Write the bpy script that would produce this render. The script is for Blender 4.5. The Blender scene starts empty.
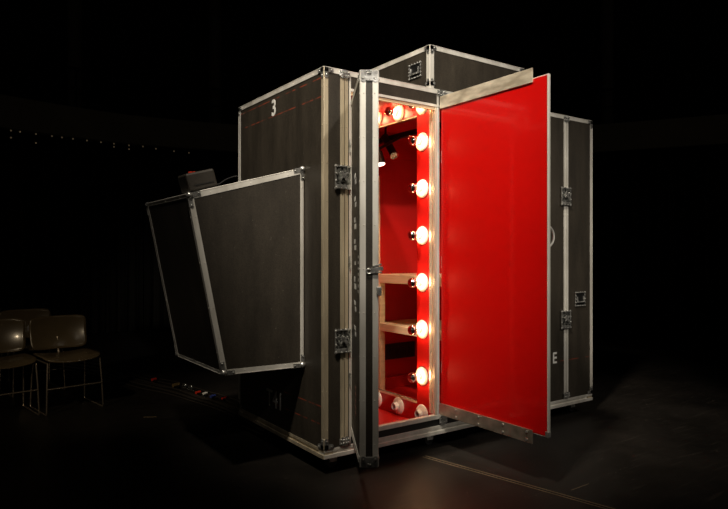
import bpy, bmesh, math, random
from mathutils import Vector, Matrix
random.seed(7)
S = bpy.context.scene
COL = S.collection

# ------------------------------------------------------------------ camera
# world frame = frame of the big flight case: X along its front, Y into its depth, origin on the floor under its near corner
FX = 613.0
CAM = Vector((-1.858, -3.081, 1.30))
RGT = Vector((0.821, -0.571, 0)); FWD = Vector((0.571, 0.821, 0))
cd = bpy.data.cameras.new('camera'); cam = bpy.data.objects.new('camera', cd); COL.objects.link(cam)
cd.sensor_width = 36; cd.lens = 36*FX/728; cd.clip_start = .05
cam.location = CAM; cam.rotation_euler = (math.pi/2, 0, -math.asin(0.571))
S.camera = cam

def cw(r, d, z):            # metres right of / ahead of the camera -> world
    p = CAM + RGT*r + FWD*d
    return Vector((p.x, p.y, z))
def at(px, py, d):          # where a sight line is at a given distance
    return cw((px-364)/FX*d, d, 1.30-(py-254.5)/FX*d)
def onfloor(px, py, z=0.0):
    d = (1.30-z)*FX/(py-254.5)
    return cw((px-364)/FX*d, d, z)

# ------------------------------------------------------------------ world, lights, exposure
w = bpy.data.worlds.new('world'); S.world = w; w.use_nodes = True
w.node_tree.nodes['Background'].inputs[0].default_value = (1.0, .86, .68, 1)
w.node_tree.nodes['Background'].inputs[1].default_value = 0.022
S.view_settings.view_transform = 'Standard'; S.view_settings.look = 'None'
S.view_settings.exposure = 0.0; S.view_settings.gamma = 1; S.view_settings.use_curve_mapping = False

def spot(name, loc, target, power, angle, blend, size, col):
    l = bpy.data.lights.new(name, 'SPOT'); l.energy = power; l.spot_size = math.radians(angle); l.spot_blend = blend
    l.shadow_soft_size = size; l.color = col
    o = bpy.data.objects.new(name, l); COL.objects.link(o); o.location = loc
    o.rotation_euler = (Vector(target)-Vector(loc)).to_track_quat('-Z', 'Y').to_euler()
    return o
spot('stage_spot_key', (-2.0, -1.9, 5.9), (0.60, 0.1, 2.05), 1900, 40, .95, .22, (1, .88, .72))
spot('stage_spot_front', (-1.0, -6.4, 5.2), (1.05, 0, 2.05), 1150, 31, 1.0, .12, (1, .91, .80))
spot('stage_spot_right', (5.2, -4.6, 5.4), (2.5, -.5, .6), 420, 36, 1.0, .2, (1, .88, .74))
spot('added_fill_chairs', (-2.7, -5.6, 3.5), (-1.6, 2.8, .6), 230, 15, 1.0, .10, (1, .78, .50))  # added, no known source: narrow beam for highlights on the chair backs
spot('added_fill_cables', (-4.6, -1.0, 5.0), (-.3, 2.5, 0), 300, 17, 1.0, .12, (1, .80, .54))  # added fill, no known source, so the floor cables show up

# ------------------------------------------------------------------ materials
def mat(name, col, rough=.5, metal=0., coat=0., coat_rough=.1, emit=None, estr=0., spec=.5, trans=0.):
    m = bpy.data.materials.new(name); m.use_nodes = True
    b = m.node_tree.nodes['Principled BSDF']
    b.inputs['Base Color'].default_value = (*col, 1); b.inputs['Roughness'].default_value = rough
    b.inputs['Metallic'].default_value = metal; b.inputs['Coat Weight'].default_value = coat
    b.inputs['Coat Roughness'].default_value = coat_rough; b.inputs['Specular IOR Level'].default_value = spec
    b.inputs['Transmission Weight'].default_value = trans
    if emit: b.inputs['Emission Color'].default_value = (*emit, 1); b.inputs['Emission Strength'].default_value = estr
    return m
def nodes(m): return m.node_tree.nodes, m.node_tree.links, m.node_tree.nodes['Principled BSDF']
def varied(name, c1, c2, rough=(.4, .6), scale=(4, 4, 4), detail=6, metal=0., bump=0., bscale=200, coat=0., spec=.5, coords='Object', lo=.35, hi=.7):
    m = mat(name, c1, .5, metal, coat, spec=spec); n, l, b = nodes(m)
    tc = n.new('ShaderNodeTexCoord'); mp = n.new('ShaderNodeMapping'); mp.inputs['Scale'].default_value = scale
    no = n.new('ShaderNodeTexNoise'); no.inputs['Scale'].default_value = 1; no.inputs['Detail'].default_value = detail
    cr = n.new('ShaderNodeValToRGB'); cr.color_ramp.elements[0].color = (*c1, 1); cr.color_ramp.elements[1].color = (*c2, 1)
    cr.color_ramp.elements[0].position = lo; cr.color_ramp.elements[1].position = hi
    l.new(tc.outputs[coords], mp.inputs[0]); l.new(mp.outputs[0], no.inputs[0]); l.new(no.outputs[0], cr.inputs[0])
    l.new(cr.outputs[0], b.inputs['Base Color'])
    mr = n.new('ShaderNodeMapRange'); mr.inputs['To Min'].default_value = rough[0]; mr.inputs['To Max'].default_value = rough[1]
    l.new(no.outputs[0], mr.inputs[0]); l.new(mr.outputs[0], b.inputs['Roughness'])
    if bump:
        n2 = n.new('ShaderNodeTexNoise'); n2.inputs['Scale'].default_value = bscale; l.new(tc.outputs[coords], n2.inputs[0])
        bp = n.new('ShaderNodeBump'); bp.inputs['Strength'].default_value = bump; bp.inputs['Distance'].default_value = .002
        l.new(n2.outputs[0], bp.inputs['Height']); l.new(bp.outputs[0], b.inputs['Normal'])
    return m

def hexboard(name, lines=()):
    """black-brown phenolic board with a fine raised mesh pattern, scuffs and, where asked, worn red chalk lines at set heights"""
    m = mat(name, (.03, .027, .02), .48); n, l, b = nodes(m)
    tc = n.new('ShaderNodeTexCoord')
    mp = n.new('ShaderNodeMapping'); mp.inputs['Scale'].default_value = (5, 5, 1.2); l.new(tc.outputs['Object'], mp.inputs[0])
    no = n.new('ShaderNodeTexNoise'); no.inputs['Scale'].default_value = 1.6; no.inputs['Detail'].default_value = 8; no.inputs['Roughness'].default_value = .65
    l.new(mp.outputs[0], no.inputs[0])
    cr = n.new('ShaderNodeValToRGB'); cr.color_ramp.elements[0].position = .3; cr.color_ramp.elements[1].position = .75
    cr.color_ramp.elements[0].color = (.016, .0132, .0095, 1); cr.color_ramp.elements[1].color = (.040, .033, .024, 1)
    l.new(no.outputs[0], cr.inputs[0])
    vo = n.new('ShaderNodeTexVoronoi'); vo.inputs['Scale'].default_value = 130; l.new(tc.outputs['Object'], vo.inputs[0])
    mx = n.new('ShaderNodeMix'); mx.data_type = 'RGBA'; mx.blend_type = 'MULTIPLY'; mx.inputs[0].default_value = .85
    vr = n.new('ShaderNodeMapRange'); vr.inputs['From Max'].default_value = .6; vr.inputs['To Min'].default_value = .55; vr.inputs['To Max'].default_value = 1.25
    l.new(vo.outputs['Distance'], vr.inputs[0]); l.new(cr.outputs[0], mx.inputs[6]); l.new(vr.outputs[0], mx.inputs[7])
    # pale scuffs
    sc = n.new('ShaderNodeTexNoise'); sc.inputs['Scale'].default_value = 60; sc.inputs['Detail'].default_value = 3; l.new(tc.outputs['Object'], sc.inputs[0])
    sr = n.new('ShaderNodeMapRange'); sr.inputs['From Min'].default_value = .70; sr.inputs['From Max'].default_value = .76; l.new(sc.outputs[0], sr.inputs[0])
    sm = n.new('ShaderNodeMath'); sm.operation = 'MULTIPLY'; sm.inputs[1].default_value = .35; l.new(sr.outputs[0], sm.inputs[0])
    m2 = n.new('ShaderNodeMix'); m2.data_type = 'RGBA'; m2.inputs[7].default_value = (.20, .18, .15, 1)
    l.new(sm.outputs[0], m2.inputs[0]); l.new(mx.outputs[2], m2.inputs[6])
    last = m2.outputs[2]
    if lines:
        sx = n.new('ShaderNodeSeparateXYZ'); l.new(tc.outputs['Object'], sx.inputs[0])
        ln = n.new('ShaderNodeTexNoise'); ln.inputs['Scale'].default_value = 14; ln.inputs['Detail'].default_value = 5; l.new(tc.outputs['Object'], ln.inputs[0])
        lr = n.new('ShaderNodeMapRange'); lr.inputs['From Min'].default_value = .42; lr.inputs['From Max'].default_value = .6; l.new(ln.outputs[0], lr.inputs[0])
        for z in lines:
            c = n.new('ShaderNodeMath'); c.operation = 'COMPARE'; c.inputs[1].default_value = z; c.inputs[2].default_value = .0035
            l.new(sx.outputs[2], c.inputs[0])
            k = n.new('ShaderNodeMath'); k.operation = 'MULTIPLY'; l.new(c.outputs[0], k.inputs[0]); l.new(lr.outputs[0], k.inputs[1])
            k2 = n.new('ShaderNodeMath'); k2.operation = 'MULTIPLY'; k2.inputs[1].default_value = .6; l.new(k.outputs[0], k2.inputs[0])
            q = n.new('ShaderNodeMix'); q.data_type = 'RGBA'; q.inputs[7].default_value = (.32, .05, .02, 1)
            l.new(k2.outputs[0], q.inputs[0]); l.new(last, q.inputs[6]); last = q.outputs[2]
    l.new(last, b.inputs['Base Color'])
    bp = n.new('ShaderNodeBump'); bp.inputs['Strength'].default_value = .25; bp.inputs['Distance'].default_value = .001
    l.new(vo.outputs['Distance'], bp.inputs['Height']); l.new(bp.outputs[0], b.inputs['Normal'])
    return m

M = {}
M['board'] = hexboard('phenolic_board')
M['side_board'] = hexboard('phenolic_board_chalked', (2.344, 2.232, .403, .297))
M['right_board'] = hexboard('phenolic_board_right', (.462,))
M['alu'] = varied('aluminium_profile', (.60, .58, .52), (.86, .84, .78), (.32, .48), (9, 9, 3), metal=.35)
M['alu_tan'] = varied('aluminium_warm_reflections', (.40, .34, .24), (.66, .57, .41), (.30, .45), (12, 12, 2), metal=.45)  # same aluminium, the warm reflections on it put into a tan colour
M['alu_bar'] = varied('scuffed_bar_aluminium_lit', (.44, .38, .28), (.85, .78, .62), (.25, .5), (5, 7, 22), metal=.5, lo=.35, hi=.7)  # upper door bar: brighter light on it painted into the colour
M['alu_shiny'] = varied('polished_jamb_aluminium', (.80, .68, .50), (.95, .86, .70), (.22, .32), (20, 20, 2), metal=.6)
M['alu_warm'] = varied('worn_aluminium_dark_reflection', (.36, .31, .24), (.62, .56, .46), (.2, .5), (5, 14, 14), metal=.85, lo=.3, hi=.75)  # lower door bar: reflection of the dark floor put into the colour
M['steel'] = varied('zinc_hardware', (.42, .42, .40), (.72, .72, .70), (.18, .4), (30, 30, 30), metal=.85)
M['dark_steel'] = varied('latch_dark', (.03, .03, .03), (.42, .43, .40), (.15, .4), (60, 60, 60), metal=.8)
M['black'] = mat('black_plastic', (.012, .012, .012), .45)
M['black_metal'] = mat('black_painted_metal', (.010, .010, .010), .35, .2)
M['red'] = varied('red_gloss_paint', (.47, .0009, .0003), (.51, .0012, .0004), (.36, .42), (2, 2, 2), coat=.5, spec=.3)
M['red'].node_tree.nodes['Principled BSDF'].inputs['Coat Roughness'].default_value = .07
M['red_in'] = varied('red_interior_paint', (.48, .006, .004), (.56, .008, .005), (.38, .48), (3, 3, 3), coat=.1)
M['wood'] = varied('pale_birch', (.74, .54, .31), (.90, .72, .46), (.35, .45), (3, 2, 30), coat=.25)
M['porcelain'] = mat('porcelain', (.86, .82, .74), .25, coat=.4)
M['silver_cap'] = mat('silvered_glass', (.80, .76, .72), .06, 1.0)
M['glow'] = mat('lit_bulb_glass', (1, .9, .7), .2, emit=(1, .62, .30), estr=70)
M['dead_glass'] = mat('unlit_bulb_glass', (.90, .86, .80), .15, coat=.5)
M['white_paint'] = varied('stencil_white', (.55, .55, .52), (.85, .85, .82), (.5, .6), (40, 40, 40))
M['grey_paint'] = mat('stencil_grey', (.42, .41, .38), .6)
M['pink_paint'] = mat('stencil_faded_red', (.20, .09, .07), .6)
M['chair_shell'] = varied('chair_shell', (.080, .060, .034), (.10, .075, .044), (.20, .27), (8, 8, 8), coat=.3)
M['chrome'] = mat('chrome_rod', (.40, .34, .27), .25, .8)
M['cable'] = mat('cable_rubber', (.028, .024, .020), .3)
M['red_plug'] = mat('red_plug', (.55, .03, .01), .4)
M['blue_plug'] = mat('blue_plug', (.05, .08, .35), .4)
M['gold_plug'] = mat('brass_plug', (.6, .42, .18), .3, .8)
M['white_plug'] = mat('white_plug', (.7, .68, .62), .4)
M['curtain'] = varied('black_velvet', (.016, .014, .011), (.026, .023, .018), (.8, .95), (6, 6, 1), spec=.15)
M['wallpaint'] = mat('black_wall_paint', (.008, .0075, .006), .8, spec=.2)
M['fascia'] = varied('balcony_paint', (.17, .148, .10), (.22, .19, .13), (.6, .8), (2, 2, 2))
M['column'] = mat('column_paint', (.07, .06, .045), .7)
M['festoon'] = mat('festoon_lamp', (1, .8, .5), .4, emit=(1, .72, .40), estr=.035)
M['lens'] = mat('lit_lens', (1, .9, .8), .3, emit=(1, .80, .65), estr=3)
M['rubber'] = mat('caster_rubber', (.02, .02, .022), .5)
M['tape'] = varied('brass_track_edge', (.20, .15, .09), (.34, .26, .16), (.3, .5), (9, 9, 9), metal=.3)

def floor_material():
    m = mat('stage_floor', (.012, .010, .009), .3, spec=.32); n, l, b = nodes(m)
    tc = n.new('ShaderNodeTexCoord')
    a = n.new('ShaderNodeTexNoise'); a.inputs['Scale'].default_value = 1.3; a.inputs['Detail'].default_value = 10; a.inputs['Roughness'].default_value = .65
    l.new(tc.outputs['Object'], a.inputs[0])
    cr = n.new('ShaderNodeValToRGB'); cr.color_ramp.elements[0].position = .35; cr.color_ramp.elements[1].position = .75
    cr.color_ramp.elements[0].color = (.007, .006, .005, 1); cr.color_ramp.elements[1].color = (.020, .0168, .014, 1)
    l.new(a.outputs[0], cr.inputs[0])
    # scratches, long and thin
    mp = n.new('ShaderNodeMapping'); mp.inputs['Scale'].default_value = (1.2, 26, 1); mp.inputs['Rotation'].default_value = (0, 0, .5)
    s = n.new('ShaderNodeTexNoise'); s.inputs['Scale'].default_value = 2.2; s.inputs['Detail'].default_value = 4
    l.new(tc.outputs['Object'], mp.inputs[0]); l.new(mp.outputs[0], s.inputs[0])
    r = n.new('ShaderNodeMapRange'); r.inputs['From Min'].default_value = .60; r.inputs['From Max'].default_value = .75; r.inputs['To Max'].default_value = .22
    l.new(s.outputs[0], r.inputs[0])
    # dust specks
    v = n.new('ShaderNodeTexNoise'); v.inputs['Scale'].default_value = 42; v.inputs['Detail'].default_value = 2; l.new(tc.outputs['Object'], v.inputs[0])
    vr = n.new('ShaderNodeMapRange'); vr.inputs['From Min'].default_value = .715; vr.inputs['From Max'].default_value = .74; vr.inputs['To Max'].default_value = .9
    l.new(v.outputs[0], vr.inputs[0])
    ad = n.new('ShaderNodeMath'); ad.operation = 'MAXIMUM'; l.new(r.outputs[0], ad.inputs[0]); l.new(vr.outputs[0], ad.inputs[1])
    mx = n.new('ShaderNodeMix'); mx.data_type = 'RGBA'; mx.inputs[7].default_value = (.13, .11, .09, 1)
    l.new(ad.outputs[0], mx.inputs[0]); l.new(cr.outputs[0], mx.inputs[6]); l.new(mx.outputs[2], b.inputs['Base Color'])
    rr = n.new('ShaderNodeMapRange'); rr.inputs['To Min'].default_value = .34; rr.inputs['To Max'].default_value = .52; l.new(a.outputs[0], rr.inputs[0])
    l.new(rr.outputs[0], b.inputs['Roughness'])
    return m
M['floor'] = floor_material()

# ------------------------------------------------------------------ mesh helpers
class MB:
    def __init__(s): s.bm = bmesh.new()
    def box(s, a, b):
        a = Vector(a); b = Vector(b)
        m = Matrix.Translation((a+b)/2) @ Matrix.Diagonal((*[abs(x) for x in (b-a)], 1))
        bmesh.ops.create_cube(s.bm, size=1, matrix=m); return s
    def bar(s, p0, p1, wu, wv, u):           # rectangular bar from p0 to p1, wu wide along u
        p0 = Vector(p0); p1 = Vector(p1); d = (p1-p0); L = d.length; d.normalize()
        u = Vector(u); u = (u - d*u.dot(d)).normalized(); v = d.cross(u)
        R = Matrix((u, v, d)).transposed().to_4x4()
        m = Matrix.Translation((p0+p1)/2) @ R @ Matrix.Diagonal((wu, wv, L, 1))
        bmesh.ops.create_cube(s.bm, size=1, matrix=m); return s
    def cyl(s, p0, p1, r, r2=None, seg=20):
        p0 = Vector(p0); p1 = Vector(p1); d = p1-p0
        m = Matrix.Translation((p0+p1)/2) @ d.to_track_quat('Z', 'Y').to_matrix().to_4x4()
        bmesh.ops.create_cone(s.bm, cap_ends=True, segments=seg, radius1=r, radius2=r if r2 is None else r2, depth=d.length, matrix=m); return s
    def ball(s, c, r, sc=(1, 1, 1), seg=14):
        m = Matrix.Translation(c) @ Matrix.Diagonal((*sc, 1))
        bmesh.ops.create_uvsphere(s.bm, u_segments=seg, v_segments=max(6, seg//2), radius=r, matrix=m); return s
    def lathe(s, prof, origin, axis, seg=28, cap=False):   # prof: (radius, height) pairs
        q = Vector(axis).to_track_quat('Z', 'Y'); o = Vector(origin); rings = []
        for r, h in prof:
            rings.append([s.bm.verts.new(o + q @ Vector((r*math.cos(t), r*math.sin(t), h))) for t in [2*math.pi*k/seg for k in range(seg)]])
        for A, B in zip(rings, rings[1:]):
            for k in range(seg):
                s.bm.faces.new((A[k], A[(k+1) % seg], B[(k+1) % seg], B[k]))
        s.bm.faces.new(list(reversed(rings[0]))); s.bm.faces.new(rings[-1]); return s
    def prism(s, pts, vec):                 # polygon extruded along vec
        vec = Vector(vec); A = [s.bm.verts.new(Vector(p)) for p in pts]; B = [s.bm.verts.new(Vector(p)+vec) for p in pts]; n = len(A)
        s.bm.faces.new(A); s.bm.faces.new(list(reversed(B)))
        for k in range(n): s.bm.faces.new((A[k], B[k], B[(k+1) % n], A[(k+1) % n]))
        return s
    def tube(s, pts, r, seg=8, smooth=0):
        P = [Vector(p) for p in pts]
        if smooth:
            Q = []
            for i in range(len(P)-1):
                a = P[max(i-1, 0)]; b = P[i]; c = P[i+1]; d = P[min(i+2, len(P)-1)]
                for k in range(smooth):
                    t = k/smooth
                    Q.append(.5*((2*b)+(c-a)*t+(2*a-5*b+4*c-d)*t*t+(3*b-a-3*c+d)*t**3))
            P = Q+[P[-1]]
        up = Vector((0, 0, 1)); rings = []
        for i, p in enumerate(P):
            d = (P[min(i+1, len(P)-1)]-P[max(i-1, 0)]).normalized()
            if i == 0:
                if abs(d.z) > .9: up = Vector((1, 0, 0))
                u = (up-d*up.dot(d)).normalized()
            else:
                u = u-d*u.dot(d)
                u = u.normalized() if u.length > 1e-5 else d.orthogonal().normalized()
            v = d.cross(u)
            rings.append([s.bm.verts.new(p+u*r*math.cos(t)+v*r*math.sin(t)) for t in [2*math.pi*k/seg for k in range(seg)]])
        for A, B in zip(rings, rings[1:]):
            for k in range(seg): s.bm.faces.new((A[k], A[(k+1) % seg], B[(k+1) % seg], B[k]))
        s.bm.faces.new(list(reversed(rings[0]))); s.bm.faces.new(rings[-1]); return s
    def build(s, name, m, parent=None, smooth=False, bevel=0., loc=None, rot=None):
        bmesh.ops.recalc_face_normals(s.bm, faces=s.bm.faces[:])
        me = bpy.data.meshes.new(name); s.bm.to_mesh(me); s.bm.free()
        if isinstance(m, str): m = M[m]
        me.materials.append(m)
        if smooth:
            for p in me.polygons: p.use_smooth = True
            me.set_sharp_from_angle(angle=math.radians(40))
        o = bpy.data.objects.new(name, me); COL.objects.link(o)
        if parent: o.parent = parent
        if loc: o.location = loc
        if rot: o.rotation_euler = rot
        if bevel:
            b = o.modifiers.new('bevel', 'BEVEL'); b.width = bevel; b.segments = 2; b.limit_method = 'ANGLE'
        return o
def empty(name, loc=(0, 0, 0), rz=0., parent=None, rot=None):
    o = bpy.data.objects.new(name, None); COL.objects.link(o); o.location = loc
    o.rotation_euler = rot if rot else (0, 0, rz); o.empty_display_size = .1
    if parent: o.parent = parent
    return o
def tag(o, label=None, cat=None, group=None, kind=None):
    if label: o['label'] = label
    if cat: o['category'] = cat
    if group: o['group'] = group
    if kind: o['kind'] = kind
    return o
def lettering(name, text, size, m, parent, origin, right, up, thick=.0012, xs=1., bold=.012, spacing=1.0):
    """flat painted characters lying on a surface, origin = lower left"""
    cu = bpy.data.curves.new(name, 'FONT'); cu.body = text; cu.size = size; cu.extrude = thick/2; cu.offset = bold*size; cu.space_character = spacing
    t = bpy.data.objects.new('tmp', cu); COL.objects.link(t)
    bpy.context.view_layer.update()
    me = bpy.data.meshes.new_from_object(t.evaluated_get(bpy.context.evaluated_depsgraph_get()))
    bpy.data.objects.remove(t); bpy.data.curves.remove(cu)
    me.name = name; me.materials.clear(); me.materials.append(M[m])
    R = Vector(right).normalized(); U = Vector(up).normalized(); N = R.cross(U)
    T = Matrix.Translation(origin) @ Matrix((R, U, N)).transposed().to_4x4() @ Matrix.Diagonal((xs, 1, 1, 1))
    me.transform(T)
    o = bpy.data.objects.new(name, me); COL.objects.link(o); o.parent = parent
    return o
def copy_tree(o, parent=None):
    c = o.copy(); COL.objects.link(c)
    if parent: c.parent = parent
    for ch in list(o.children): copy_tree(ch, c)
    return c

# ------------------------------------------------------------------ setting
fl = MB().box((-16, -9, -.1), (17, 17, 0)).build('floor', 'floor'); tag(fl, kind='structure')

CUR = [(-420, 6.4), (-150, 7.4), (0, 8.6), (130, 9.9), (230, 10.6), (364, 11.2), (500, 11.1), (600, 10.6), (728, 9.8), (900, 8.6), (1150, 7.2)]
def arc(px, off=0.):
    for (a, da), (b, db) in zip(CUR, CUR[1:]):
        if a <= px <= b:
            t = (px-a)/(b-a); d = da+(db-da)*t
            break
    d += off
    return (px-364)/FX*d, d
def arcpt(px, off, z):
    r, d = arc(px, off); return cw(r, d, z)

# curved back wall and ceiling
mb = MB(); ps = [arcpt(px, .9, 0) for px in range(-420, 1151, 30)]
for a, b in zip(ps, ps[1:]):
    mb.prism([a, b, b+FWD*.12, a+FWD*.12], (0, 0, 6.6))
tag(mb.build('wall_back', 'wallpaint'), kind='structure')
tag(MB().box((-16, -9, 6.6), (17, 17, 6.7)).build('ceiling', 'wallpaint'), kind='structure')

# balcony front (curved band), its floor slab behind
mb = MB(); step = 26
xs = list(range(-416, 1150, step))
for a, b in zip(xs, xs[1:]):
    A0, B0, A1, B1 = arcpt(a, 0, 3.08), arcpt(b, 0, 3.08), arcpt(a, .1, 3.08), arcpt(b, .1, 3.08)
    mb.prism([A0, B0, B1, A1], (0, 0, .47))
tag(mb.build('trim_1', 'fascia'), kind='structure')
mb = MB()
for a, b in zip(xs, xs[1:]):
    mb.prism([arcpt(a, .1, 3.1), arcpt(b, .1, 3.1), arcpt(b, .88, 3.1), arcpt(a, .88, 3.1)], (0, 0, .12))
tag(mb.build('trim_2', 'wallpaint'), kind='structure')
# pipe rail over the balcony front with its uprights
rt = empty('balcony_rail', arcpt(75, .05, 3.55)); tag(rt, 'dark pipe railing running along the top of the curved balcony', 'railing')
def rel(root, p): return Vector(p)-Vector(root.location)
MB().tube([rel(rt, arcpt(a, .05, 4.15)) for a in xs], .022, 8).build('top_rail', 'wallpaint', rt, smooth=True)
MB().tube([rel(rt, arcpt(a, .05, 3.85)) for a in xs], .012, 8).build('middle_rail', 'wallpaint', rt, smooth=True)
for px in range(-200, 1000, 92):
    MB().cyl(rel(rt, arcpt(px, .05, 3.55)), rel(rt, arcpt(px, .05, 4.16)), .02, seg=10).build('rail_post', 'wallpaint', rt, smooth=True)
# roof columns behind the balcony
for i, px in enumerate((75, 215, 607)):
    c = MB().cyl((0, 0, 0), (0, 0, 3.38), .11, seg=20).build('column', 'column', smooth=True, loc=arcpt(px, .45, 3.22))
    tag(c, ['dark round column on the balcony, the farthest left', 'dark round column on the balcony behind the flight case',
            'dark round column on the balcony, right of the red door'][i], 'column')
# festoon lamps under the balcony edge
fs = empty('string_light', arcpt(70, -.03, 3.05)); tag(fs, 'string of tiny warm lamps along the underside of the curved balcony', 'string lights')
MB().tube([rel(fs, arcpt(a, -.03, 3.085)) for a in range(-20, 260, 20)], .005, 6).build('cord', 'cable', fs)
for px, dz in [(11, 0), (20, 0), (36, 0), (52, 0), (62, 0), (73, 0), (87, 0), (101, 0), (114, 0), (129, 0), (143, .0), (156, -.02), (174, -.04), (189, -.05), (11, -.10), (114, -.05), (129, -.06), (36, -.13)]:
    MB().ball(rel(fs, arcpt(px, -.03, 3.055+dz)), .013, seg=8).build('lamp', 'festoon', fs, smooth=True)

# black pleated curtains under the balcony
edges = list(range(-416, 1150, 112))
for i, (a, b) in enumerate(zip(edges, edges[1:])):
    b = min(b-1, 1150); n = 90; o = arcpt((a+b)/2, .45, 0); mb = MB(); cols = []
    for k in range(n+1):
        px = a+(b-a)*k/n
        ph = k/n*2*math.pi*9 + i
        f = .05*math.sin(ph)+.018*math.sin(2.3*ph+1)
        cols.append([mb.bm.verts.new(arcpt(px, .45+f*s, z)-o) for z, s in ((.015, 1.2), (1., 1.05), (2.2, .85), (3.05, .45))])
    for A, B in zip(cols, cols[1:]):
        for k in range(3): mb.bm.faces.new((A[k], B[k], B[k+1], A[k+1]))
    c = mb.build('stage_curtain', 'curtain', smooth=True, loc=o)
    s = c.modifiers.new('thickness', 'SOLIDIFY'); s.thickness = .006
    tag(c, 'black pleated stage curtain hanging below the curved balcony', 'curtain', 'black curtains round the stage')

# ------------------------------------------------------------------ hardware builders
AW = .030     # width of the aluminium edge profile
def rivets(mb, p0, p1, n, pitch=.21, r=.0032):
    p0 = Vector(p0); p1 = Vector(p1); L = (p1-p0).length; k = max(2, int(L/pitch)); n = Vector(n).normalized()
    for i in range(k):
        p = p0+(p1-p0)*((i+.5)/k)
        mb.ball(p, r, (1+.0, 1, 1), seg=8)
def edge(p0, p1, n1, n2, parent, name='edge_profile', m='alu', w=AW, off=.003):
    """L-shaped aluminium angle along an outer edge of a box; n1, n2 = outward normals of the two faces that meet there"""
    p0 = Vector(p0); p1 = Vector(p1); n1 = Vector(n1).normalized(); n2 = Vector(n2).normalized(); mb = MB()
    for n, t in ((n1, n2), (n2, n1)):
        c = n*(off/2) - t*(w/2-off)
        mb.bar(p0+c, p1+c, off, w, n)
        e = n*off - t*(w*.55)
        rivets(mb, p0+e, p1+e, n)
    e = (n1+n2)*off*.35
    mb.cyl(p0+e, p1+e, off*1.1, seg=10)
    return mb.build(name, m, parent, smooth=False)
def flat_strip(p0, p1, n, w, parent, name='edge_profile', m='alu', off=.003, groove=True, riv=True):
    p0 = Vector(p0); p1 = Vector(p1); n = Vector(n).normalized(); d = (p1-p0).normalized(); u = n.cross(d); mb = MB()
    if groove:
        for s in (-1, 1):
            mb.bar(p0+n*off/2+u*s*w*.26, p1+n*off/2+u*s*w*.26, off, w*.44, n)
            mb.bar(p0+n*off+u*s*w*.07, p1+n*off+u*s*w*.07, off*1.2, w*.06, n)
            if riv: rivets(mb, p0+n*off+u*s*w*.30, p1+n*off+u*s*w*.30, n)
    else:
        mb.bar(p0+n*off/2, p1+n*off/2, off, w, n)
        if riv: rivets(mb, p0+n*off, p1+n*off, n)
    return mb.build(name, m, parent)
def ball_corner(p, sx, sy, sz, parent, r=.017, leg=.050):
    """pressed steel ball corner: a ball cap with three riveted wings; s = outward signs"""
    p = Vector(p); mb = MB(); s = Vector((sx, sy, sz))
    mb.ball(p - s*.010, r, seg=16)
    for ax in range(3):
        n = Vector((0, 0, 0)); n[ax] = s[ax]
        o = [i for i in range(3) if i != ax]
        for j, k in (o, o[::-1]):
            t = Vector((0, 0, 0)); t[j] = -s[j]
            q = Vector((0, 0, 0)); q[k] = -s[k]
            c = p + n*.0045
            mb.bar(c + q*.013, c + t*leg + q*.013, .004, .026, n)
            mb.cyl(c + t*leg + q*.013 - n*.002, c + t*leg + q*.013 + n*.002, .013, seg=14)
            mb.ball(c + t*(leg-.004) + q*.013 + n*.002, .005, seg=8)
    return mb.build('ball_corner', 'steel', parent, smooth=True)
def axes(n, up):
    n = Vector(n).normalized(); up = Vector(up).normalized(); return up.cross(n), up, n
def latch(c, n, up, parent, w=.122, h=.150):
    """recessed butterfly latch: dished plate with riveted rim and a twist wing"""
    r, u, n = axes(n, up); c = Vector(c)
    P = lambda a, b, d: c + r*a + u*b + n*d
    mb = MB()
    mb.bar(P(0, h*.46, .004), P(0, -h*.46, .004), w*.80, .003, r)      # dish floor
    base = mb.build('butterfly_latch', 'dark_steel', parent, bevel=.001)
    mb = MB()
    for s in (-1, 1):
        mb.bar(P(s*w*.44, h*.5, .006), P(s*w*.44, -h*.5, .006), w*.07, .006, r)
        mb.bar(P(-w*.5, s*h*.44, .006), P(w*.5, s*h*.44, .006), h*.07, .006, u)
    for a in (-.42, -.14, .14, .42):
        for s in (-1, 1):
            mb.ball(P(a*w, s*h*.44, .010), .006, seg=8); mb.ball(P(s*w*.44, a*h, .010), .006, seg=8)
    mb.build('riveted_rim', 'steel', base)
    mb = MB()
    mb.cyl(P(0, .008, .004), P(0, .008, .018), .016, seg=16)
    mb.bar(P(-.022, .030, .020), P(.022, -.016, .020), .020, .004, r)
    mb.bar(P(-.026, -.012, .018), P(.026, .028, .018), .010, .004, u)
    mb.box(P(-w*.40, -h*.45, .007), P(w*.40, -h*.30, .012))
    mb.build('twist_wing', 'steel', base, bevel=.001)
    return base
def handle(c, n, up, parent, w=.13, h=.115):
    """recessed flight-case handle: dished plate, riveted rim, sprung grip"""
    r, u, n = axes(n, up); c = Vector(c); P = lambda a, b, d: c + r*a + u*b + n*d
    mb = MB()
    mb.bar(P(0, h*.40, .0035), P(0, -h*.40, .0035), w*.8, .002, r)
    base = mb.build('recessed_handle', 'black_metal', parent)
    mb = MB()
    for s in (-1, 1):
        mb.bar(P(s*w*.44, h*.5, .005), P(s*w*.44, -h*.5, .005), w*.05, .004, r)
        mb.bar(P(-w*.5, s*h*.44, .005), P(w*.5, s*h*.44, .005), h*.05, .004, u)
    for a in (-.44, -.22, 0, .22, .44):
        for s in (-1, 1):
            mb.ball(P(a*w, s*h*.45, .008), .0065, seg=8); mb.ball(P(s*w*.45, a*h, .008), .0065, seg=8)
    mb.build('rim', 'steel', base)
    mb = MB()
    mb.tube([P(-w*.30, h*.18, .006), P(-w*.30, -h*.20, .012), P(w*.30, -h*.20, .012), P(w*.30, h*.18, .006)], .0065, 8)
    mb.build('grip', 'steel', base, smooth=True)
    return base
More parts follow.
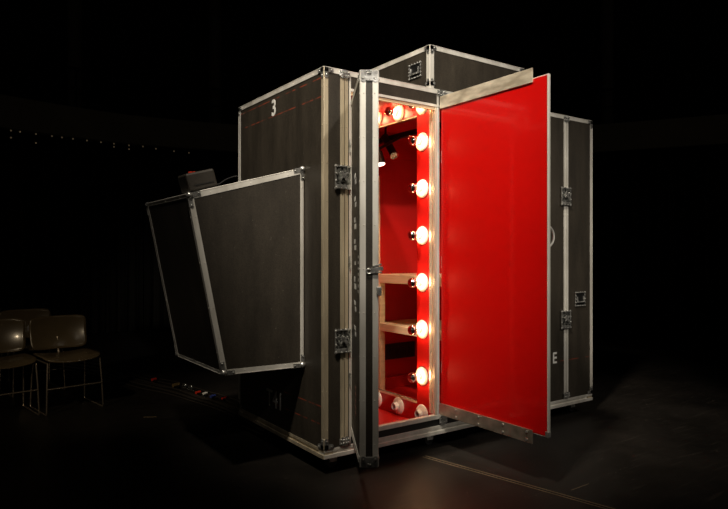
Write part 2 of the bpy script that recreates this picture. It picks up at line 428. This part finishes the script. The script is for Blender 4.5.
def tee_bracket(p, n, up, parent, w=.075, h=.05):
    r, u, n = axes(n, up); c = Vector(p); P = lambda a, b, d: c + r*a + u*b + n*d
    mb = MB()
    mb.bar(P(-w/2, 0, .005), P(w/2, 0, .005), h*.7, .004, u)
    mb.bar(P(0, -h*.5, .005), P(0, h*.5, .005), w*.6, .005, r)
    for a in (-.36, -.12, .12, .36):
        for s in (-.2, .2): mb.ball(P(a*w, s*h, .008), .005, seg=8)
    return mb.build('corner_bracket', 'steel', parent, bevel=.0015)

# ------------------------------------------------------------------ the big flight case
W, D, ZB, ZT = 2.578, 1.234, .10, 2.40
Z0 = .155                    # underside of the walls, above the base frame
case = empty('flight_case'); tag(case, 'tall black flight case on wheels, red inside, with one red door wide open', 'flight case')
OX0, OX1 = .187, .875        # left-hand doorway
PX0, PX1 = .897, 1.780       # right-hand doorway, served by the red door
OZ0, OZ1 = .20, 2.285
T = .015
# outer boards
MB().box((0, 0, Z0), (T, D, ZT)).build('side_panel', 'side_board', case)
MB().box((W-T, 0, Z0), (W, D, ZT)).build('side_panel', 'board', case)
MB().box((T, D-T, Z0), (W-T, D, ZT)).build('back_panel', 'board', case)
MB().box((0, 0, ZT-T), (W, D, ZT)).build('roof_panel', 'board', case)
MB().box((T, 0, Z0), (OX0, T, ZT)).build('front_panel', 'board', case)
MB().box((OX0, 0, OZ1), (PX1, T, ZT-T)).build('header_panel', 'board', case)
MB().box((PX1, 0, Z0), (W-T, T, ZT)).build('front_panel', 'right_board', case)
# red lining
MB().box((T, T, .127), (W-T, D-T, .140)).build('inner_floor', 'red_in', case)
MB().box((T+.001, D-2*T, .140), (W-T, D-T-.001, ZT-T)).build('back_lining', 'red_in', case)
MB().box((T+.001, T, .140), (2*T, D-2*T, ZT-T)).build('side_lining', 'red_in', case)
MB().box((1.79, T, .140), (1.805, D-2*T, ZT-T)).build('partition', 'red_in', case)
MB().box((2*T, T, ZT-2*T), (1.79, D-2*T, ZT-T-.001)).build('ceiling_lining', 'red_in', case)
# dividing wall with the window
WY0, WY1, WZ0, WZ1 = .204, .74, .2826, 2.255
mb = MB(); a, b = OX1, OX1+.018
mb.box((a, T, .140), (b, WY0, ZT-2*T)); mb.box((a, WY1, .140), (b, D-2*T, ZT-2*T))
mb.box((a, WY0, .140), (b, WY1, WZ0)); mb.box((a, WY0, WZ1), (b, WY1, ZT-2*T))
dw = mb.build('dividing_wall', 'red_in', case)
mb = MB(); e = .016
mb.box((a-.003, WY0, WZ0-e), (b+.003, WY1, WZ0)); mb.box((a-.003, WY0, WZ1), (b+.003, WY1, WZ1+.008))
mb.box((a+.001, WY0-.004, WZ0), (b+.003, WY0, WZ1)); mb.box((a-.003, WY1, WZ0), (b+.003, WY1+e, WZ1))
mb.build('window_edging', 'wood', dw)

# base frame: two stepped profiles all round
for (p0, p1, n) in (((0, 0, 0), (W, 0, 0), (0, -1, 0)), ((0, 0, 0), (0, D, 0), (-1, 0, 0)), ((W, 0, 0), (W, D, 0), (1, 0, 0)), ((0, D, 0), (W, D, 0), (0, 1, 0))):
    n = Vector(n); q0 = Vector(p0); q1 = Vector(p1)
    mb = MB()
    for zz, hh, oo in ((.146, .018, .002), (.111, .022, .007), (.130, .018, -.004)):
        c = Vector((0, 0, zz)) - n*(.03-oo)
        mb.bar(q0+c, q1+c, .06, hh, n)
    rivets(mb, q0+n*.002+Vector((0, 0, .146)), q1+n*.002+Vector((0, 0, .146)), n, .2)
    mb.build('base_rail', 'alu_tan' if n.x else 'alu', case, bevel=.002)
MB().box((.05, .05, .10), (W-.05, D-.05, .126)).build('base_board', 'black', case)
# doorway threshold and dark recess above the base
MB().box((OX0, -.004, OZ0), (OX1+.02, .03, .230)).build('threshold', 'alu', case, bevel=.003)
MB().box((OX0, .006, .156), (PX1, .016, OZ0)).build('threshold_recess', 'black', case)
MB().box((PX0, -.004, OZ0), (PX1, .03, .230)).build('threshold', 'alu', case, bevel=.003)

# outer edge profiles
X, Y, Z = Vector((1, 0, 0)), Vector((0, 1, 0)), Vector((0, 0, 1))
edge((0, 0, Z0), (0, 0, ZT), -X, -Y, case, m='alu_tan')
edge((W, 0, Z0), (W, 0, ZT), X, -Y, case)
edge((0, D, Z0), (0, D, ZT), -X, Y, case)
edge((W, D, Z0), (W, D, ZT), X, Y, case)
edge((0, 0, ZT), (0, D, ZT), -X, Z, case)
edge((W, 0, ZT), (W, D, ZT), X, Z, case)
edge((0, 0, ZT), (W, 0, ZT), -Y, Z, case)
edge((0, D, ZT), (W, D, ZT), Y, Z, case)
# joints in the front
for jx in (.139, 2.238):
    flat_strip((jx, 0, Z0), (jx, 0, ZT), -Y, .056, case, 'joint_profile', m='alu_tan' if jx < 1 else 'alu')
    for z in (1.760, .785): latch((jx-.012, -.006, z), -Y, Z, case)
    tee_bracket((jx, -.004, ZT-.022), -Y, Z, case)
    tee_bracket((jx, -.004, Z0+.03), -Y, Z, case)
flat_strip((OX0-.006, 0, Z0), (OX0-.006, 0, ZT-.03), -Y, .012, case, 'hinge_strip', groove=False, riv=False)
# header lower edge, right jamb with red core
flat_strip((OX0, 0, OZ1+.006), (PX1, 0, OZ1+.006), -Y, .016, case, 'header_edging', groove=False, riv=False, off=.006)
jb = MB().box((OX1, -.004, .23), (PX0, .012, OZ1)).build('door_jamb', 'alu', case, bevel=.002)
MB().box((OX1-.016, -.004, .23), (OX1-.0005, .026, OZ1)).build('jamb_profile', 'alu_shiny', jb, bevel=.005)
MB().box((OX1-.012, .038, .23), (OX1-.0005, .064, OZ1)).build('jamb_profile', 'alu_shiny', jb, bevel=.004)
MB().box((OX0, .002, OZ1-.022), (OX1, .02, OZ1-.004)).build('doorway_head_trim', 'wood', case)
flat_strip((PX0-.012, 0, OZ1), (PX0-.012, 0, ZT-.03), -Y, .016, case, 'header_upright', groove=False, riv=False)
# ball corners of the case
for sx, sy, px, py in ((-1, -1, 0, 0), (1, -1, W, 0), (-1, 1, 0, D), (1, 1, W, D)):
    ball_corner((px, py, ZT), sx, sy, 1, case)
    ball_corner((px, py, Z0), sx, sy, -1, case)
tee_bracket((PX0+.02, -.004, ZT-.02), -Y, Z, case, .09, .045)
tee_bracket((PX0+.03, -.004, .19), -Y, Z, case, .07, .06)
handle((2.415, 0, .94), -Y, Z, case, .135, .12)
# lettering
lettering('number_three', '3', .150, 'white_paint', case, (-.0006, .690, 2.238), -Y, Z, xs=.95, bold=.02)
lettering('code_lettering', 'T41', .160, 'grey_paint', case, (-.0006, .765, .272), -Y, Z, xs=.95, bold=.012)
lettering('letter', 'E', .120, 'white_paint', case, (2.072, -.0006, .452), X, Z, xs=.9, bold=.02)

# casters
def caster(x, y):
    mb = MB(); mb.box((x-.045, y-.045, .088), (x+.045, y+.045, .100))
    for s in (-1, 1): mb.box((x-.022, y+s*.020-.002, .035), (x+.030, y+s*.020+.002, .090))
    c = mb.build('caster', 'steel', case)
    MB().cyl((x, y-.016, .040), (x, y+.016, .040), .0385, seg=24).build('wheel', 'rubber', c, smooth=True)
for x in (.12, .90, 1.68, W-.12):
    for y in (.12, D-.12): caster(x, y)

# vanity bulbs: porcelain disc, ribbed socket, bulb with silvered crown; all point to -X from the dividing wall
def vanity(y, z, lit=True):
    o = (OX1, y, z); ax = (-1, 0, 0); h = .042
    prof = [(.062, 0), (.065, .005), (.060, .012), (.044, .017), (.024, .021), (.019, .032), (.017, h)]
    if not lit: prof = [(.058, 0), (.062, .005), (.058, .012), (.044, .018), (.031, .024), (.028, .040), (.026, .052), (.019, .052), (.017, .030)]
    s = MB().lathe(prof, o, ax).build('bulb_socket', 'porcelain', case, smooth=True)
    if lit:
        MB().lathe([(.012, h), (.014, h+.006), (.020, h+.014), (.027, h+.024)], o, ax).build('bulb', 'glow', s, smooth=True)
        MB().lathe([(.0275, h+.0245), (.033, h+.034), (.0345, h+.045), (.033, h+.056), (.0285, h+.066), (.021, h+.074), (.011, h+.0785), (.002, h+.080)], o, ax).build('bulb_crown', 'silver_cap', s, smooth=True)
    else:
        MB().lathe([(.0165, .030), (.0165, .034)], o, ax).build('contact', 'pink_paint', s, smooth=True)
for k in range(6): vanity(.144, 2.072-.3213*k)
for y in (.144, .406, .668):
    vanity(y, 2.322)
    vanity(y, .210, lit=False)
# black socket plate on the back lining
sp = MB().box((1.33, D-2*T-.03, .385), (1.66, D-2*T, .520)).build('socket_panel', 'black', case, bevel=.004)
mb = MB()
for k in range(4): mb.box((1.36+k*.075, D-2*T-.034, .42), (1.405+k*.075, D-2*T-.029, .485))
mb.build('socket', 'black_metal', sp)
MB().box((.90, D-2*T-.014, 2.145), (1.785, D-2*T, 2.205)).build('wall_batten', 'red_in', case)
MB().box((1.262, D-2*T-.014, .141), (1.282, D-2*T, 1.98)).build('wall_batten', 'wood', case)
MB().box((1.26, D-2*T-.05, .141), (1.785, D-2*T, .235)).build('skirting_box', 'red_in', case)

# ---- tilting bay on the side
bay = empty('tilting_bay', parent=case)
Y0, Y1 = .2385, 1.045
Q = [Vector((.004, 0, .611)), Vector((-.526, 0, .616)), Vector((-.728, 0, 1.633)), Vector((.004, 0, 1.835))]   # section, anticlockwise from the inner lower corner
tw = .012
def yy(p, y): return Vector((p.x, y, p.z))
MB().prism([yy(p, Y0) for p in Q], (0, tw, 0)).build('bay_cheek', 'board', bay)
MB().prism([yy(p, Y1-tw) for p in Q], (0, tw, 0)).build('bay_cheek', 'board', bay)
def slab(p, q, name, m='board'):
    d = (q-p).normalized(); n = Vector((d.z, 0, -d.x)); c = sum(Q, Vector())/4
    if n.dot(c-p) < 0: n = -n
    MB().prism([yy(p, Y0+tw), yy(q, Y0+tw), yy(q+n*tw, Y0+tw), yy(p+n*tw, Y0+tw)], (0, Y1-Y0-2*tw, 0)).build(name, m, bay)
    return -n
nb = slab(Q[0], Q[1], 'bay_underside'); no_ = slab(Q[1], Q[2], 'bay_front'); nt = slab(Q[2], Q[3], 'bay_lid')
for yv, ny in ((Y0, -Y), (Y1, Y)):
    edge(yy(Q[0], yv), yy(Q[1], yv), nb, ny, bay)
    edge(yy(Q[1], yv), yy(Q[2], yv), no_, ny, bay)
    edge(yy(Q[2], yv), yy(Q[3], yv), nt, ny, bay, w=.034)
    e0 = yy(Q[0], yv)+Vector((-.02, 0, 0)); e1 = yy(Q[3], yv)+Vector((-.02, 0, 0))
    flat_strip(e0, e1, ny, .022, bay, groove=False, off=.003)
edge(yy(Q[1], Y0), yy(Q[1], Y1), nb, no_, bay, w=.022)
edge(yy(Q[2], Y0), yy(Q[2], Y1), nt, no_, bay, w=.022)
def knuckle(p, d1, d2, ny, parent):          # corner plate at the bay's corners
    mb = MB(); ny = Vector(ny); mb.ball(p, .020, seg=12)
    for d in (d1, d2):
        d = Vector(d).normalized(); mb.bar(p+ny*.005, p+d*.065+ny*.005, .004, .026, ny); mb.ball(p+d*.055+ny*.008, .006, seg=8)
    return mb.build('corner_plate', 'steel', parent, smooth=True)
for yv, ny in ((Y0, -1), (Y1, 1)):
    for i in range(4):
        p = yy(Q[i], yv); c = sum((yy(q, yv) for q in Q), Vector())/4
        p = p+(c-p).normalized()*.010
        if i in (0, 3): p.x -= .012
        knuckle(p, yy(Q[(i+1) % 4], yv)-p, yy(Q[(i-1) % 4], yv)-p, (0, ny, 0), bay)

# ---- left leaf, a 10 cm deep lid swung well open, seen almost along its length
LL, LT, LZ0, LZ1 = .645, .086, .245, 2.212
near = cw(-.0180, 3.052, 0); hinge = Vector((.183, -.012, 0))
dirv = (near-hinge); dirv.z = 0; ang = math.atan2(dirv.y, dirv.x)
leaf = empty('door', (hinge.x, hinge.y, 0), ang, case); tag(leaf, 'black lid-like door leaf opened towards the viewer')
# local: +X away from hinge; the leaf's left face is y=0 ... right face +LT (toward the red doorway)
MB().box((0, .0, LZ0), (LL, LT, LZ1)).build('door_board', 'board', leaf)
for y, n in ((0, -Y), (LT, Y)):
    edge((LL, y, LZ0), (LL, y, LZ1), X, n, leaf, w=.029)
    edge((0, y, LZ1), (LL, y, LZ1), Z, n, leaf)
    edge((0, y, LZ0), (LL, y, LZ0), -Z, n, leaf)
    flat_strip((.014, y, LZ0), (.014, y, LZ1), n, .024, leaf, groove=False)
for zc, sz in ((LZ1, 1), (LZ0, -1)):
    for y, sy in ((0, -1), (LT, 1)): ball_corner((LL, y, zc), 1, sy, sz, leaf, r=.015, leg=.042)
    MB().box((LL, .02, zc-sz*.05), (LL+.006, LT-.02, zc-sz*.02)).build('corner_bracket', 'steel', leaf, bevel=.002)
# stencilled marks running down the left face
mb = MB()
for z0, z1, kind in ((1.745, 1.685, 0), (1.62, 1.56, 0), (1.505, 1.44, 1), (1.385, 1.325, 1), (1.262, 1.243, 2), (1.178, 1.11, 1), (1.045, .99, 0), (.905, .855, 0)):
    xm = .31
    if kind == 2: mb.box((xm-.03, -.0012, z1), (xm+.03, 0, z0)); continue
    h = (z0-z1)
    mb.box((xm-.06, -.0012, z0-h*.42), (xm+(.0 if kind else .03), 0, z0))
    mb.box((xm-(.05 if kind else .01), -.0012, z1), (xm+.06, 0, z1+h*.42))
mb.build('stencil_mark', 'white_paint', leaf)
mb = MB()
for k in range(5): mb.box((.30, -.0012, .56-k*.035), (.36+.01*(k % 2), 0, .56-k*.035+.016))
mb.build('faded_mark', 'pink_paint', leaf)
mb = MB()
for k in range(7): mb.box((.50, -.0012, 1.10+k*.03), (.53, 0, 1.115+k*.03))
mb.build('small_print', 'grey_paint', leaf)
# lever catch and stop on the leaf's end
mb = MB()
mb.bar((LL+.008, .052, 1.222), (LL+.012, .112, 1.232), .020, .014, (0, 0, 1))
mb.bar((LL+.010, .060, 1.240), (LL+.012, .104, 1.252), .008, .010, (0, 0, 1))
mb.tube([(LL+.012, .040+.012*math.cos(t), 1.218+.012*math.sin(t)) for t in [k*math.pi/6 for k in range(13)]], .0035, 8)
mb.bar((LL+.010, .048, 1.210), (LL+.012, .105, 1.212), .008, .010, (0, 0, 1))
mb.build('lever_catch', 'steel', leaf, bevel=.001)
MB().box((LL, .080, 1.095), (LL+.018, .104, 1.140)).build('door_stop', 'steel', leaf, bevel=.003)
# butt hinges
for z in (.55, 1.25, 1.95):
    MB().cyl((0, -.006, z-.04), (0, -.006, z+.04), .006, seg=12).build('hinge', 'steel', leaf, smooth=True)

# ---- red door, standing straight out from the front
RX, RY, RZ0, RZ1 = .893, -.890, .300, 2.288
rd = empty('door', (RX, -.016, 0), 0, case); tag(rd, 'red inner face of the wide open door')
e = rd.location
MB().box((0, RY+.016+.004, RZ0), (.004, -.012, RZ1)).build('door_face', 'red', rd)
MB().box((.004, RY+.016, RZ0-.004), (.016, -.012, RZ1+.004)).build('door_back', 'board', rd)
MB().box((-.001, RY+.008, RZ0-.006), (.018, RY+.0165, RZ1+.006)).build('door_edging', 'alu', rd, bevel=.002)
MB().box((.002, RY+.012, RZ1), (.016, -.012, RZ1+.006)).build('door_edging', 'alu', rd)
MB().box((.002, RY+.012, RZ0-.006), (.016, -.012, RZ0)).build('door_edging', 'alu', rd)
MB().box((-.010, -.778, 2.268), (-.001, -.006, 2.350)).build('flat_bar', 'alu_bar', rd, bevel=.002)
fb = MB().box((-.010, -.778, .235), (-.001, -.006, .312)).build('flat_bar', 'alu_warm', rd, bevel=.002)
mb = MB()
for y in (-.16, -.36, -.56, -.74):
    for z in (.252, .297): mb.cyl((-.016, y, z), (-.009, y, z), .007, seg=10)
mb.build('bolt', 'steel', rd, smooth=True)
MB().box((-.003, RY+.006, RZ0-.008), (.021, RY+.03, RZ0+.026)).build('corner_bracket', 'steel', rd, bevel=.004)
mb = MB()
mb.tube([(.016, -.850, 1.335), (.050, -.850, 1.345), (.078, -.850, 1.37), (.086, -.850, 1.40), (.078, -.850, 1.43), (.050, -.850, 1.455), (.016, -.850, 1.465)], .006, 8, smooth=4)
for z in (1.335, 1.465): mb.cyl((.014, -.850, z), (.022, -.850, z), .014, seg=14)
mb.build('door_handle', 'alu', rd, smooth=True)
for z in (.55, 1.25, 1.95): MB().cyl((.012, -.006, z-.04), (.012, -.006, z+.04), .007, seg=12).build('hinge', 'steel', rd, smooth=True)

# ------------------------------------------------------------------ case on the roof
tc = empty('roof_case', (.820, .004, ZT+.003)); tag(tc, 'smaller black case with silver edges sitting on top of the big flight case', 'flight case')
BW, BD, BH = .925, 1.20, .285
mb = MB().box((0, 0, 0), (BW, BD, BH)); mb.build('case_body', 'board', tc)
for x, sx in ((0, -1), (BW, 1)):
    for y, sy in ((0, -1), (BD, 1)):
        edge((x, y, 0), (x, y, BH), X*sx, Y*sy, tc, w=.036)
        ball_corner((x, y, BH), sx, sy, 1, tc, r=.015, leg=.04)
        ball_corner((x, y, .022), sx, sy, -1, tc, r=.012, leg=.03)
    edge((x, 0, BH), (x, BD, BH), X*sx, Z, tc)
for y, sy in ((0, -1), (BD, 1)): edge((0, y, BH), (BW, y, BH), Y*sy, Z, tc)
handle((0, .150, .150), -X, Z, tc, .135, .105)
tee_bracket((.46, 0, .045), -Y, Z, tc, .08, .05)

# ------------------------------------------------------------------ inside the red room
su = empty('shelf_unit', (1.20, 0, .142)); tag(su, 'pale birch desk and shelf unit standing inside the red room', 'shelf')
def sub(a, b): return (Vector((a[0]-1.20, a[1], a[2]-.142)), Vector((b[0]-1.20, b[1], b[2]-.142)))
MB().box(*sub((1.20, .26, 1.062), (1.24, 1.19, 1.136))).build('top_rail', 'wood', su, bevel=.003)
MB().box(*sub((1.24, .26, 1.116), (1.785, 1.19, 1.134))).build('desk_top', 'wood', su)
MB().box(*sub((1.20, .26, .660), (1.785, 1.19, .722))).build('shelf', 'wood', su, bevel=.003)
MB().box(*sub((1.195, 1.08, .142), (1.255, 1.14, 1.062))).build('post', 'wood', su, bevel=.003)
MB().box(*sub((1.195, .26, .142), (1.255, .30, 1.062))).build('post', 'wood', su, bevel=.003)

tl = empty('track_light', (1.2, .6, 2.368)); tag(tl, 'black ceiling track with spotlights hanging inside the red room', 'lamp')
def tr(p): return Vector(p)-Vector((1.2, .6, 2.368))
MB().box(tr((1.18, .12, 2.235)), tr((1.22, 1.15, 2.275))).build('track', 'black_metal', tl, bevel=.003)
for y in (.3, 1.0): MB().cyl(tr((1.2, y, 2.270)), tr((1.2, y, 2.369)), .01, seg=10).build('drop_rod', 'black_metal', tl)
h1a, h1b = at(385, 137, 5.08), at(394, 155, 4.92)
s1 = MB().cyl(tr(h1a), tr(h1b), .034, .030, seg=20).build('spot_head', 'black_metal', tl, smooth=True)
MB().lathe([(.033, 0), (.034, .010), (.026, .012), (.024, .004)], tr(h1b), (h1b-h1a)).build('lamp_rim', 'steel', s1, smooth=True)
MB().tube([tr((1.2, 1.06, 2.24)), tr(h1a+Vector((.02, .02, .03))), tr(h1a)], .012, 8).build('bracket', 'black_metal', s1)
h2a, h2b = at(378.5, 152, 4.72), at(380.5, 164, 4.70)
s2 = MB().cyl(tr(h2a), tr(h2b), .030, .040, seg=24).build('spot_head', 'black_metal', tl, smooth=True)
MB().lathe([(.034, 0), (.036, .004), (.030, .008)], tr(h2b), (h2b-h2a)).build('lens', 'lens', s2, smooth=True)
ll = bpy.data.lights.new('track_lamp', 'SPOT'); ll.energy = 28; ll.spot_size = math.radians(120); ll.spot_blend = .9; ll.color = (1, .80, .58); ll.shadow_soft_size = .03
lo_ = bpy.data.objects.new('track_lamp', ll); COL.objects.link(lo_); lo_.location = h2b+(h2b-h2a).normalized()*.03
lo_.rotation_euler = Vector((.22, .10, -1)).to_track_quat('-Z', 'Y').to_euler()
MB().tube([tr((1.19, .80, 2.24)), tr(h2a+Vector((.02, .02, .03))), tr(h2a)], .012, 8).build('bracket', 'black_metal', s2)

# ------------------------------------------------------------------ black box lying on the bay lid
sl = Q[3]-Q[2]; sa = math.atan2(sl.z, sl.x)
cx = -.628; tz = Q[2].z + (cx-Q[2].x)*math.tan(sa)
bx = empty('power_supply', (cx, .285, tz+.006), rot=(0, -sa, 0)); tag(bx, 'small dark box with a cable, resting on the tilted silver-edged lid', 'power supply')
MB().box((-.074, 0, 0), (.098, .15, .106)).build('housing', varied('grey_housing', (.022, .018, .013), (.030, .025, .019), (.5, .6), (9, 9, 9)), bx, bevel=.012)
MB().box((-.040, -.003, .030), (.078, .001, .035)).build('vent_slot', 'black', bx)
mb = MB(); mb.box((-.030, .015, .105), (-.010, .028, .110)); mb.box((-.048, .018, .105), (-.028, .026, .114))
tag(mb.build('rocker_switch', 'red_plug', bx), 'red switch')
bpy.context.view_layer.update(); bi = bx.matrix_world.inverted()
MB().tube([bi @ p for p in (at(213, 186, 3.72), at(219, 184, 3.80), at(225, 180, 3.92), at(232, 177, 4.15), at(238.5, 176.3, 4.75), at(248, 182, 5.1), at(250, 215, 5.1))], .004, 8, smooth=5).build('cable', 'rubber', bx, smooth=True)

# ------------------------------------------------------------------ chairs
def shell_grid(fn, nu, nv, name, m, parent, thick=.010):
    mb = MB(); g = [[mb.bm.verts.new(fn(i/nu, j/nv)) for j in range(nv+1)] for i in range(nu+1)]
    for i in range(nu):
        for j in range(nv): mb.bm.faces.new((g[i][j], g[i+1][j], g[i+1][j+1], g[i][j+1]))
    o = mb.build(name, m, parent, smooth=True)
    s = o.modifiers.new('thickness', 'SOLIDIFY'); s.thickness = thick; s.offset = 0
    return o
def sq(u, v, ex=5.):                       # unit square -> rounded square
    a, b = 2*u-1, 2*v-1
    k = (abs(a)**ex+abs(b)**ex)**(1/ex); mxx = max(abs(a), abs(b))
    if k > 1e-6: a, b = a*mxx/k, b*mxx/k
    return a, b
def make_chair():
    ch = empty('chair')
    def seat(u, v):
        a, b = sq(u, v, 6)
        x = a*.225; y = b*.215
        z = .447-.012*(1-a*a)*(1 - .3*b) - (.016*max(0, -b-.55)/.45 if b < -.55 else 0)+.012*a*a
        return Vector((x, y, z))
    def back(u, v):
        a, b = sq(u, v, 7)
        x = a*(.232+.004*b); z = .620+b*.142
        y = .205-.045*(a*a)+.055*(b+1)*.5+.02*(1-b*b)
        return Vector((x, y, z))
    shell_grid(seat, 20, 20, 'seat', 'chair_shell', ch, .012)
    shell_grid(back, 24, 14, 'backrest', 'chair_shell', ch, .010)
    r = .0065
    for s in (-1, 1):
        x = .222*s
        f = MB().tube([(x*.93, -.185, .418), (x*.97, -.20, .25), (x, -.214, .03), (x, -.206, r), (x, -.18, r), (x, .19, r), (x, .214, r), (x, .222, .03), (x*.98, .205, .25), (x*.93, .175, .418)], r, 8)
        f.build('leg_frame', 'chrome', ch, smooth=True)
        MB().cyl((x*.93, -.185, .416), (x*.93, .175, .416), .007, seg=8).build('seat_rail', 'chrome', ch, smooth=True)
    MB().cyl((-.216, -.206, .212), (.216, -.206, .212), .0065, seg=8).build('stretcher', 'chrome', ch, smooth=True)
    for y in (-.10, .15): MB().cyl((-.208, y, .410), (.208, y, .410), .006, seg=8).build('cross_rail', 'chrome', ch, smooth=True)
    MB().tube([(0, .15, .414), (0, .190, .425), (0, .222, .47), (0, .236, .53), (0, .245, .58)], .011, 8, smooth=3).build('back_support', 'chrome', ch, smooth=True)
    return ch
fwd = Vector((.155, -.988, 0)); cr_ = math.atan2(.155, .988)
spots = [(-2.53, 5.22, 'brown-black shell chair nearest the flight case, its back shining', 0),
         (-2.92, 4.93, 'brown-black shell chair at the left edge, front row, cut by the picture edge', 0),
         (-3.17, 5.86, 'brown-black shell chair in the second row, seen between two front chairs', .02),
         (-3.95, 6.30, 'brown-black shell chair farthest back, only the top of its backrest showing', -.02)]
ch0 = make_chair()
for i, (r, d, lab, da) in enumerate(spots):
    c = ch0 if i == 0 else copy_tree(ch0)
    c.location = cw(r, d, 0); c.rotation_euler = (0, 0, cr_+da)
    tag(c, lab, 'chair', 'shell chairs in two rows')

# ------------------------------------------------------------------ cables on the floor
def cable(pts, r, label, name='cable', m='cable', z=None):
    P = [onfloor(px, py, r) for px, py in pts]
    o = P[0].copy(); o.z = 0
    c = MB().tube([p-o for p in P], r, 8, smooth=5).build(name, m, smooth=True, loc=o)
    tag(c, label, 'cable', 'cables trailing from the chairs to the flight case'); return c
base = [(60, 362), (105, 369), (128, 377), (150, 383), (172, 388), (196, 396), (215, 401), (236, 409), (250, 420), (268, 428)]
labs = ['black cable in the tangle, running straight to the case wheels', 'black cable in the tangle, looping behind the chairs', 'thick black cable in the tangle nearest the viewer',
        'black cable in the tangle lying along its back side', 'thin black cable winding over the tangle', 'black cable coiled loosely near the bay']
for i, (dx, dy, r) in enumerate(((0, 0, .010), (4, -3.6, .007), (-4, 4.0, .012), (10, -7.0, .006), (2, 1.8, .006), (-8, 7.2, .007))):
    rnd = random.Random(i)
    cable([(x+dx*.6+rnd.uniform(-2, 2), y+dy*.8+rnd.uniform(-.5, .5)) for x, y in base], r, labs[i])
cable([(100, 372), (118, 366.5), (134, 368), (140, 375), (132, 380), (148, 386)], .007, 'black cable looping up beside the nearest chair')
def plug(px, py, m, label, L=.07, r=.016, rz=.4):
    p = onfloor(px, py, 0)
    o = empty('plug', p, rz); tag(o, label, 'plug')
    z = .022+r
    MB().cyl((-L/2, 0, z), (L/2, 0, z), r, seg=14).build('shell', m, o, smooth=True)
    MB().cyl((L/2, 0, z), (L/2+.03, 0, z), r*.6, seg=12).build('strain_relief', 'black', o, smooth=True)
    MB().box((-L*.2, -r*.6, 0), (L*.2, r*.6, z-r*.6)).build('clip', 'black', o)
plug(154, 383, 'red_plug', 'red plug on the cable tangle farthest from the case', .05, .014)
plug(176, 389, 'gold_plug', 'brass coloured plug on the cable tangle', .07, .018)
plug(198, 396, 'red_plug', 'red plug on the cable tangle between the white and blue plugs', .05, .012)
plug(205, 397, 'white_plug', 'small white plug on the cable tangle', .04, .012)
plug(213, 400, 'blue_plug', 'blue plug nearest the case on the cable tangle', .05, .013)
plug(224, 402, 'red_plug', 'red plug on the cable tangle nearest the case', .05, .012)

# coupled connector heads, grey rings
for px, py in ((184, 389), (190, 391)):
    p = onfloor(px, py, 0); o = MB().lathe([(.022, 0), (.026, .004), (.026, .022), (.022, .026)], (0, 0, .026), (.8, .5, 0)).build('cable_coupler', 'dark_steel', smooth=True, loc=p)
    tag(o, 'dark metal cable coupler ring beside the brass plug, ' + ('left one' if px == 184 else 'right one'), 'connector')

# ------------------------------------------------------------------ marks on the floor
a0, a1 = onfloor(424, 456.5), onfloor(640, 517.5)
d = (a1-a0).normalized(); nrm = Vector((-d.y, d.x, 0))
for i, s in enumerate((-1, 1)):
    q0, q1 = a0+nrm*.014*s, a1+nrm*.014*s
    b = MB().bar(q0-a0+Vector((0, 0, .001)), q1-a0+Vector((0, 0, .001)), .0045, .003, nrm).build('trim_%d' % (3+i), 'tape', loc=a0); tag(b, kind='structure')
p = onfloor(150, 417); o = MB().box((-.05, -.008, 0), (.05, .008, .001)).build('tape_mark', 'tape', loc=p, rot=(0, 0, -.5))
tag(o, 'short strip of tan tape alone on the floor before the cables', 'tape')
p = onfloor(580, 487); o = MB().box((-.08, -.0015, 0), (.08, .0015, .001)).build('tape_mark', 'tape', loc=p, rot=(0, 0, .02))
tag(o, 'thin tan tape mark on the floor right of the red door', 'tape')
